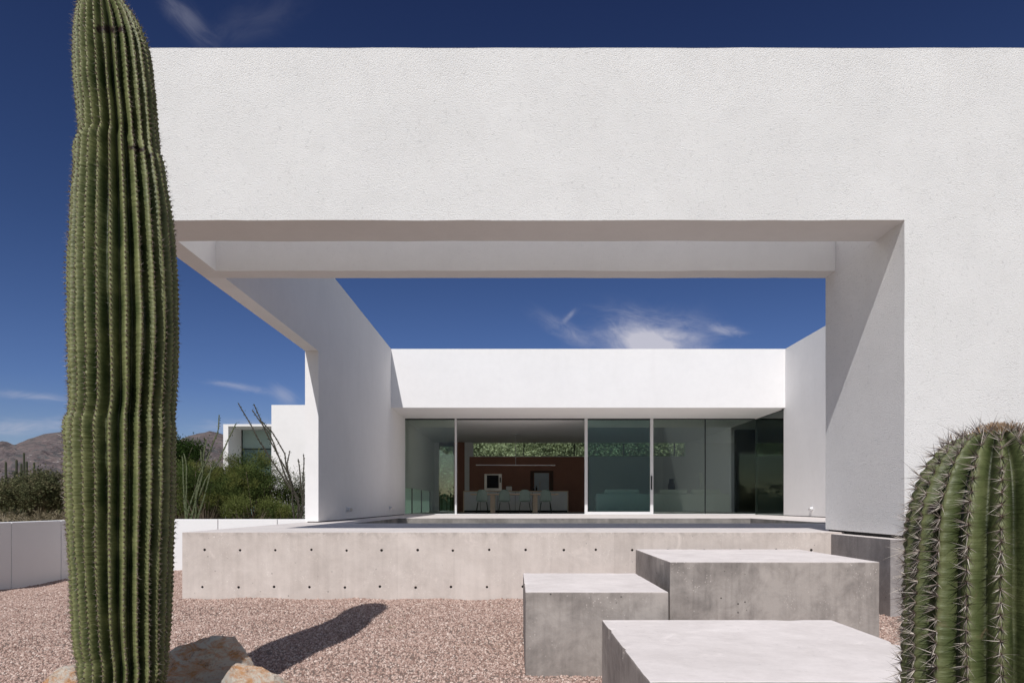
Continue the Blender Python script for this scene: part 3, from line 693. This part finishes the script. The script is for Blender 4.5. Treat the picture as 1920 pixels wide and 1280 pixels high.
def far_cactus(px, ptop, d, wpx, label, tint=None, arm=0):
    p = P(px, ptop, d); s = F/d; r = wpx/2/s; n = 14
    t = tag(bpy.data.objects.new('saguaro_cactus', None), label, 'cactus', 'saguaros standing in the desert scrub'); C.objects.link(t); t.location = (p.x, d, -1.2)
    def col(x, y, z0, z1, r, nm):
        bm = bmesh.new(); rings = []
        prof = [(r*.8, z0), (r, z0+(z1-z0)*.3), (r, z1-r*1.4), (r*.85, z1-r*.6), (r*.45, z1-r*.1), (r*.05, z1)]
        for rr, z in prof: rings.append([bm.verts.new((x+rr*(1-.15*(k % 2))*math.cos(k*math.pi/n), y+rr*(1-.15*(k % 2))*math.sin(k*math.pi/n), z)) for k in range(2*n)])
        for a, b in zip(rings, rings[1:]):
            for k in range(2*n): bm.faces.new((a[k], a[(k+1) % (2*n)], b[(k+1) % (2*n)], b[k]))
        link(nm, from_bm(bm, nm), M['cactus_far'], t)
    col(p.x, d, -1.2, p.z, r, 'ribbed_trunk')
    if arm:
        bm = bmesh.new(); zz = p.z*.35
        tube(bm, [(p.x, d, zz), (p.x+arm*r*3, d, zz+.1), (p.x+arm*r*3.6, d, zz+.6), (p.x+arm*r*3.6, d, p.z*.8)], [r*.6, r*.7, r*.75, r*.5], 10)
        link('arm', from_bm(bm, 'arm'), M['cactus_far'], t, True)
for a in ((11, 865, 75, 4, 'distant saguaro at the far left edge above the scrub', None, 0),
          (31, 861, 66, 4, 'distant saguaro just behind the pale topped one', None, 1),
          (28, 882, 58, 5, 'short pale topped distant saguaro in front of the group', None, 0),
          (45, 848, 66, 3.4, 'tallest and thinnest of the distant saguaros', None, 0),
          (50, 864, 64, 4, 'distant saguaro just right of the tallest one', None, 0),
          (64, 866, 70, 3.5, 'distant saguaro standing apart at the right of the group', None, 0),
          (40, 868, 66, 3.6, 'small distant saguaro just left of the tallest one', None, 0)): far_cactus(*a)

# ------------------------------------------------------------------ plants
def leaves(clumps, per, ll, lw, droop=.0, spread=1.0, up=.3):
    vs = []; fs = []
    for c, r in clumps:
        for _ in range(per):
            p = Vector((R.gauss(0, r*.5), R.gauss(0, r*.5), R.gauss(0, r*.42)))
            d = (p*.8+Vector((R.gauss(0, .5), R.gauss(0, .5), R.gauss(up, .5)-droop))*r).normalized()
            q = c+p; s_ = d.cross(Vector((R.gauss(0,1), R.gauss(0,1), R.gauss(0,1)))).normalized()*lw*R.uniform(.6, 1.3)
            l = ll*R.uniform(.5, 1.4); k = len(vs)
            vs += [tuple(q), tuple(q+d*l*.5+s_), tuple(q+d*l), tuple(q+d*l*.5-s_)]; fs.append((k, k+1, k+2, k+3))
    return vs, fs
def plant(name, label, cat, cen, rad, nclump, cr, per, ll, lw, mat, group=None, up=.3, base=None, branches=9, inner=.35, trunk_r=.03, gap=0.0):
    cx, cy, cz = cen; bz = base if base is not None else -1.2
    t = thing(name, (cx, cy, bz), label, cat, group)
    cl = []
    lobes = [(Vector((R.uniform(-1,1), R.uniform(-1,1), R.uniform(-.6,1)))*.5, R.uniform(.45, .7)) for _ in range(7)]
    tries = 0
    while len(cl) < nclump and tries < nclump*40:
        tries += 1
        lo, lr = R.choice(lobes); v = Vector((R.gauss(0,1), R.gauss(0,1), R.gauss(0,1))).normalized()*lr*(inner+(1-inner)*R.random()**.5)
        v = lo+v
        if v.length > 1.15: continue
        q = Vector((cx+v.x*rad[0], cy+v.y*rad[1], cz+v.z*rad[2]))
        if q.z < bz+.05: continue
        if gap and noise.noise(q*1.3) < -gap: continue
        cl.append((q, cr*R.uniform(.6, 1.3)))
    vs, fs = leaves(cl, per, ll, lw, up=up)
    pyobj('foliage', vs, fs, mat, t)
    bm = bmesh.new(); b0 = Vector((cx, cy, bz))
    for q, r in R.sample(cl, min(branches*6, len(cl))):
        m1 = b0.lerp(q, .35)+Vector((R.gauss(0,.06), R.gauss(0,.06), .12*rad[2])); m2 = b0.lerp(q, .7)+Vector((R.gauss(0,.08), R.gauss(0,.08), .08*rad[2]))
        tube(bm, [b0+Vector((R.gauss(0,.04), R.gauss(0,.04), 0)), m1, m2, q], [trunk_r, trunk_r*.6, trunk_r*.35, trunk_r*.15], 5)
    link('stems' if cat in ('bush', 'shrub') else 'trunk', from_bm(bm, 'stems'), M['bark'], t, True)
    return t
def at(px, py, d): p = P(px, py, d); return (p.x, d, p.z)
# shrubs behind the low wall
SG = 'shrubs behind the low garden wall'
def shrub(label, px, py, d, rad, n, mat, gap=.25, per=120): plant('desert_shrub', label, 'shrub', at(px, py, d), rad, n, .17, per, .06, .006, M[mat], SG, gap=gap*.8, up=.7, inner=.1)
shrub('broad olive shrub behind the low wall just right of the tall cactus', 392, 908, 16.8, (1.0, .7, .82), 330, 'leaf')
shrub('full green feathery shrub in front of the teal annex window', 474, 905, 16.8, (.95, .7, .86), 420, 'leaf', .3)
shrub('dark shaded shrub filling the gap between the two big shrubs', 432, 925, 17.2, (.75, .5, .6), 200, 'leaf_grey')
shrub('dark sparse twiggy shrub against the white annex wall', 540, 930, 17.5, (.80, .5, .72), 150, 'leaf_grey', .05, 70)
shrub('loose olive shrub between the feathery one and the twiggy one', 508, 918, 17.0, (.55, .5, .62), 130, 'leaf', .2, 90)
shrub('low yellow green shrub at the foot of the feathery one', 470, 955, 15.6, (.62, .35, .30), 110, 'leaf_lime', .2, 90)
shrub('small low shrub near the ocotillo at the wall end', 535, 965, 15.8, (.42, .3, .24), 60, 'leaf', .2, 80)
shrub('yellowish shrub half hidden by the tall cactus trunk', 335, 930, 17.5, (.8, .6, .7), 210, 'leaf')
plant('mesquite_tree', 'dark green mesquite tree rising behind the tall cactus', 'tree', at(318, 862, 24), (1.1, 1.1, .95), 230, .28, 100, .10, .016, M['leaf_dark'], trunk_r=.07, up=0, gap=.2)

def ocotillo(label, stems, d, mat, leafy=0):
    bx, by = stems[0][0]
    b = P(bx, by, d); t = thing('ocotillo_plant', (b.x, d, -1.2), label, 'plant', 'ocotillos behind the low garden wall')
    for st_ in stems:
        pts = [P(x, y, d+.12*k) for k, (x, y) in enumerate(st_)]
        pts = [Vector((b.x+R.gauss(0,.03), d, -1.2))]+pts
        fine = []
        for a, c in zip(pts, pts[1:]):
            n = max(2, int((c-a).length/.05))
            fine += [a.lerp(c, i/n) for i in range(n)]
        fine.append(pts[-1]); L_ = len(fine)
        fine = [p+Vector((noise.noise(Vector((i*.09, st_[0][0]*.37, 0))), noise.noise(Vector((i*.09, 9, st_[0][0]*.3))), 0))*.045 for i, p in enumerate(fine)]
        bm = bmesh.new()
        tube(bm, fine, [(.021*(1-.5*i/L_)+.005*(i % 2)) for i in range(L_)], 5)
        o = link('stem', from_bm(bm, 'stem'), mat, t)
        if leafy:
            vs, fs = leaves([(p, .03) for p in fine[::1]], leafy, .035, .009)
            pyobj('foliage', vs, fs, M['leaf_dark'], o)
ocotillo('bare dark ocotillo leaning left across the annex window and wall', [
    [(560,940),(520,880),(478,810),(447,756)], [(558,935),(528,870),(503,810),(471,768)], [(559,945),(540,885),(508,830),(476,758)],
    [(562,950),(536,870),(534,850),(510,808),(492,790)], [(545,900),(539,868),(544,845)], [(566,955),(562,900),(559,860)], [(569,955),(570,890),(567,852)]], 15.4, M['ocotillo'], 2)
ocotillo('green leafy ocotillo with a tall tip beside the shrubs', [
    [(350,965),(372,900),(392,850),(408,810),(411,778)], [(358,965),(385,900),(412,860),(425,825),(439,794)], [(348,965),(345,900),(341,855)],
    [(362,965),(375,900),(384,850),(390,825)], [(372,965),(392,900),(400,865)], [(349,965),(350,880),(345,850)], [(367,960),(378,880),(377,845)]], 15.0, M['ocotillo_green'], 3)

# desert beyond
k = 0
spots = [(-52,58,2.6,'scrubby palo verde tree with rounded crown beyond the wall at far left'), (-46,57,2.3,'low olive scrub tree beyond the wall, next to the far left one'), (-42.5,60,2.5,'olive scrub tree behind the group of distant saguaros'), (-38.5,56,2.4,'grey green scrub tree left of the tall cactus'),
         (-33,55,2.9,'brighter green tree partly hidden by the tall cactus'), (-27,52,2.7,'scrub tree standing right of the tall cactus behind the shrubs')]
for x, y, h, l in spots:
    plant('scrub_tree', l, 'tree', (x, y, h*.33), (3.3, 2.6, h*.72), 150, .7, 170, .18, .045, M['leaf_far'], 'scrub trees in the desert', trunk_r=.10, up=.1)
mass = []
for _ in range(620):
    x = R.uniform(-150, 60); y = R.uniform(60, 150)
    if x > -20 and y < 62: continue
    h = R.uniform(1.0, 4.0)
    for _ in range(5): mass.append((Vector((x+R.gauss(0,1.3), y+R.gauss(0,1), -1.2+R.uniform(.15, 1)*h)), R.uniform(.6, 1.2)))
for _ in range(150):
    x = R.uniform(-60, 2); y = R.uniform(-75, -24); h = R.uniform(1.5, 4)
    for _ in range(5): mass.append((Vector((x+R.gauss(0,1.3), y+R.gauss(0,1), -1.2+R.uniform(.15, 1)*h)), R.uniform(.6, 1.2)))
vs, fs = leaves(mass, 40, .42, .11)
tag(pyobj('desert_scrub', vs, fs, M['leaf_far']), 'far mass of olive desert scrub stretching to the mountains', 'scrub', kind='stuff')
brush = [(Vector((R.uniform(-60, -18), R.uniform(44, 53), -1.2+R.uniform(0, .45))), R.uniform(.2, .45)) for _ in range(420)]
vs, fs = leaves(brush, 26, .30, .03)
tag(pyobj('dry_brush', vs, fs, leafmat('dry_brush_blades', (.10, .085, .05), (.36, .30, .20))), 'low dry brush and grass in front of the desert trees', 'brush', kind='stuff')
plant('mesquite_tree', 'dark tree glimpsed through the glazed back door of the kitchen', 'tree', (-4.2, 36.5, .4), (1.6, .8, 1.6), 200, .35, 100, .12, .03, M['leaf_dark'], trunk_r=.06, up=0)
# green bank behind the kitchen, seen through the clerestory
for i, (x, l) in enumerate(((-3.0, 'leafy tree seen at the left end of the clerestory window'), (1.2, 'leafy tree seen through the clerestory above the oven'), (5.4, 'leafy tree seen through the clerestory above the niche'), (10.0, 'leafy tree behind the clerestory above the sofa'), (14.5, 'leafy tree behind the right end of the house'))):
    plant('garden_tree', l, 'tree', (x, 37+.6*(i % 2), 2.1), (3.3, 1.6, 3.0), 760, .5, 120, .15, .045, M['leaf_hill'], 'trees behind the kitchen', trunk_r=.08, up=.1)

# ------------------------------------------------------------------ boulders
def boulder(cx, cy, zc, rx, ry, rz, seed, label, rot=0):
    bm = bmesh.new(); bmesh.ops.create_icosphere(bm, subdivisions=5, radius=1)
    planes = []
    rr = random.Random(seed); scl = 1
    for _ in range(13):
        n = Vector((rr.gauss(0,1), rr.gauss(0,1), rr.gauss(0,.9))).normalized(); planes.append((n, rr.uniform(.58, .86)))
    for v in bm.verts:
        p = v.co.copy()
        for n, dd in planes:
            e = p.dot(n)-dd
            if e > 0: p -= n*e*.92
        p *= 1+.05*noise.fractal(p*2.2+Vector((seed,0,0)), 1, 2, 5)+.018*noise.noise(p*11)
        x, y = p.x*rx, p.y*ry
        v.co = Vector((cx+x*math.cos(rot)-y*math.sin(rot), cy+x*math.sin(rot)+y*math.cos(rot), zc+p.z*rz))
    tag(link('boulder', from_bm(bm, 'boulder'), M['rock'], smooth=False), label, 'boulder', 'quartz boulders at the cactus foot')
boulder(-2.20, 4.93, -1.27, .34, .26, .35, 3, 'largest orange and white boulder just right of the tall cactus', .3)
boulder(-1.80, 4.62, -1.355, .35, .25, .29, 11, 'flat topped orange boulder in front of the largest one', -.2)
boulder(-3.02, 4.75, -1.36, .36, .26, .28, 23, 'low pale boulder left of the tall cactus foot', .1)

# ------------------------------------------------------------------ light and sky
w = bpy.data.worlds.new('World'); bpy.context.scene.world = w; w.use_nodes = True
t = w.node_tree; t.nodes.clear()
class W(NT):
    def __init__(s, tree): s.t = tree; s.m = None
W_ = W(t)
sky = W_.n('ShaderNodeTexSky', sky_type='NISHITA', sun_disc=False, sun_elevation=SUN_EL, sun_rotation=math.pi+SUN_PHI, altitude=800, air_density=1.0, dust_density=.4, ozone_density=2.0)
tc = W_.n('ShaderNodeTexCoord'); sep = W_.n('ShaderNodeSeparateXYZ', {0: tc.outputs['Generated']})
x, y, z = sep.outputs
# polarised deepening of the blue away from the sun (north half), stronger with height
north = W_.n('ShaderNodeMapRange', {'Value': y, 'From Min': -.25, 'From Max': .55}, interpolation_type='SMOOTHSTEP').outputs[0]
hgt = W_.n('ShaderNodeMapRange', {'Value': z, 'From Min': .0, 'From Max': .62}, interpolation_type='LINEAR').outputs[0]
deep = W_.ramp(hgt, [(0, (.80, .80, .93)), (.25, (.48, .57, .86)), (.55, (.34, .42, .66)), (1, (.22, .26, .46))])
tint = W_.mix(north, (1.42, 1.2, 1.04), deep)
col = W_.mix(1.0, sky.outputs[0], tint, 'MULTIPLY')
# wispy clouds, placed by direction
ym = W_.math('MAXIMUM', y, .02); u = W_.math('DIVIDE', x, ym); v = W_.math('DIVIDE', z, ym)
uv = W_.n('ShaderNodeCombineXYZ', {0: u, 1: v}).outputs[0]
def wisp(px, py, sx, sy, ang, nscale, stretch, lo, hi, seed, power=1.0):
    cu, cv = (px-VX)/F, (VY-py)/F
    mp = W_.n('ShaderNodeMapping', {'Vector': uv, 'Location': (-cu, -cv, 0)}, vector_type='POINT').outputs[0]
    rt = W_.n('ShaderNodeVectorRotate', {'Vector': mp, 'Angle': ang}, rotation_type='Z_AXIS').outputs[0]
    sc = W_.n('ShaderNodeMapping', {'Vector': rt, 'Scale': (F/sx, F/sy, 1)}).outputs[0]
    ln = W_.n('ShaderNodeVectorMath', {0: sc}, operation='LENGTH').outputs[1]
    mask = W_.n('ShaderNodeMapRange', {'Value': ln, 'From Min': 1.0, 'From Max': .0}, interpolation_type='SMOOTHSTEP').outputs[0]
    nm = W_.n('ShaderNodeMapping', {'Vector': rt, 'Location': (seed, seed, seed), 'Scale': (1, stretch, 1)}).outputs[0]
    n = W_.noise(nm, nscale*2.3, 8, .62, .9)
    f = W_.math('MULTIPLY', W_.n('ShaderNodeMapRange', {'Value': W_.math('ADD', n, W_.math('MULTIPLY', mask, .35)), 'From Min': lo, 'From Max': hi}, interpolation_type='SMOOTHSTEP').outputs[0], mask)
    return W_.math('MULTIPLY', f, power, clamp=True)
ws = [wisp(1235, 655, 230, 120, .10, 5, 2.4, .42, 1.05, 3.1, .75), wisp(1215, 640, 150, 80, .25, 8, 2.6, .48, 1.0, 13.3, .7), wisp(1225, 655, 80, 45, .5, 7, 1.6, .25, .9, 6.1, .8), wisp(1060, 622, 110, 32, .55, 9, 2.5, .45, 1.15, 8.4, .4), wisp(1070, 590, 34, 12, -.8, 10, 2, .45, 1.0, 1.4, .4),
      wisp(350, 35, 150, 44, .85, 6, 3.0, .45, 1.1, 5.5, .2), wisp(470, 40, 200, 80, -.3, 5, 2, .5, 1.1, 2.2, .06), wisp(445, 725, 120, 14, .18, 9, 3, .5, 1.1, 4.4, .4),
      wisp(535, 740, 60, 30, .5, 8, 2, .45, 1.1, 7.4, .4), wisp(60, 742, 200, 16, .08, 6, 4, .5, 1.15, 9.1, .4), wisp(30, 800, 320, 30, -.03, 8, 4, .45, 1.05, 11.2, .5), wisp(470, 800, 200, 26, 0, 9, 4, .5, 1.05, 12.2, .4),
      wisp(1360, 618, 60, 18, .2, 12, 2, .5, .95, 15.2, .5)]
acc = ws[0]
for q in ws[1:]: acc = W_.math('ADD', acc, q, clamp=True)
fwd = W_.math('GREATER_THAN', y, .02)
col = W_.mix(W_.math('MULTIPLY', acc, fwd), col, (7.0, 7.0, 8.2))
bg = W_.n('ShaderNodeBackground', {'Color': col, 'Strength': .075})
wo = W_.n('ShaderNodeOutputWorld'); W_.link(bg.outputs[0], wo.inputs[0])
sl = bpy.data.lights.new('sun', 'SUN'); sl.energy = 3.75; sl.angle = math.radians(.53); sl.color = (1, .975, .95)
so = bpy.data.objects.new('sun', sl); C.objects.link(so); so.location = (-5, -20, 25)
sdir = Vector((math.sin(SUN_PHI)*math.cos(SUN_EL), math.cos(SUN_PHI)*math.cos(SUN_EL), -math.sin(SUN_EL)))
so.rotation_euler = sdir.to_track_quat('-Z', 'Y').to_euler()
# ------------------------------------------------------------------ camera
cd = bpy.data.cameras.new('camera'); cam = bpy.data.objects.new('camera', cd); C.objects.link(cam)
cd.sensor_width = 36; cd.lens = 24; cd.shift_x = -(VX-960)/1920; cd.shift_y = (VY-640)/1920
cd.clip_start = .05; cd.clip_end = 20000
cam.rotation_euler = (math.pi/2, 0, 0)
sc = bpy.context.scene; sc.camera = cam
sc.view_settings.view_transform = 'Standard'; sc.view_settings.look = 'None'; sc.view_settings.exposure = 0; sc.view_settings.gamma = 1
sc.cycles.max_bounces = 10; sc.cycles.diffuse_bounces = 5; sc.cycles.transparent_max_bounces = 16
for o in list(sc.objects):
    if '_loc' in o: del o['_loc']
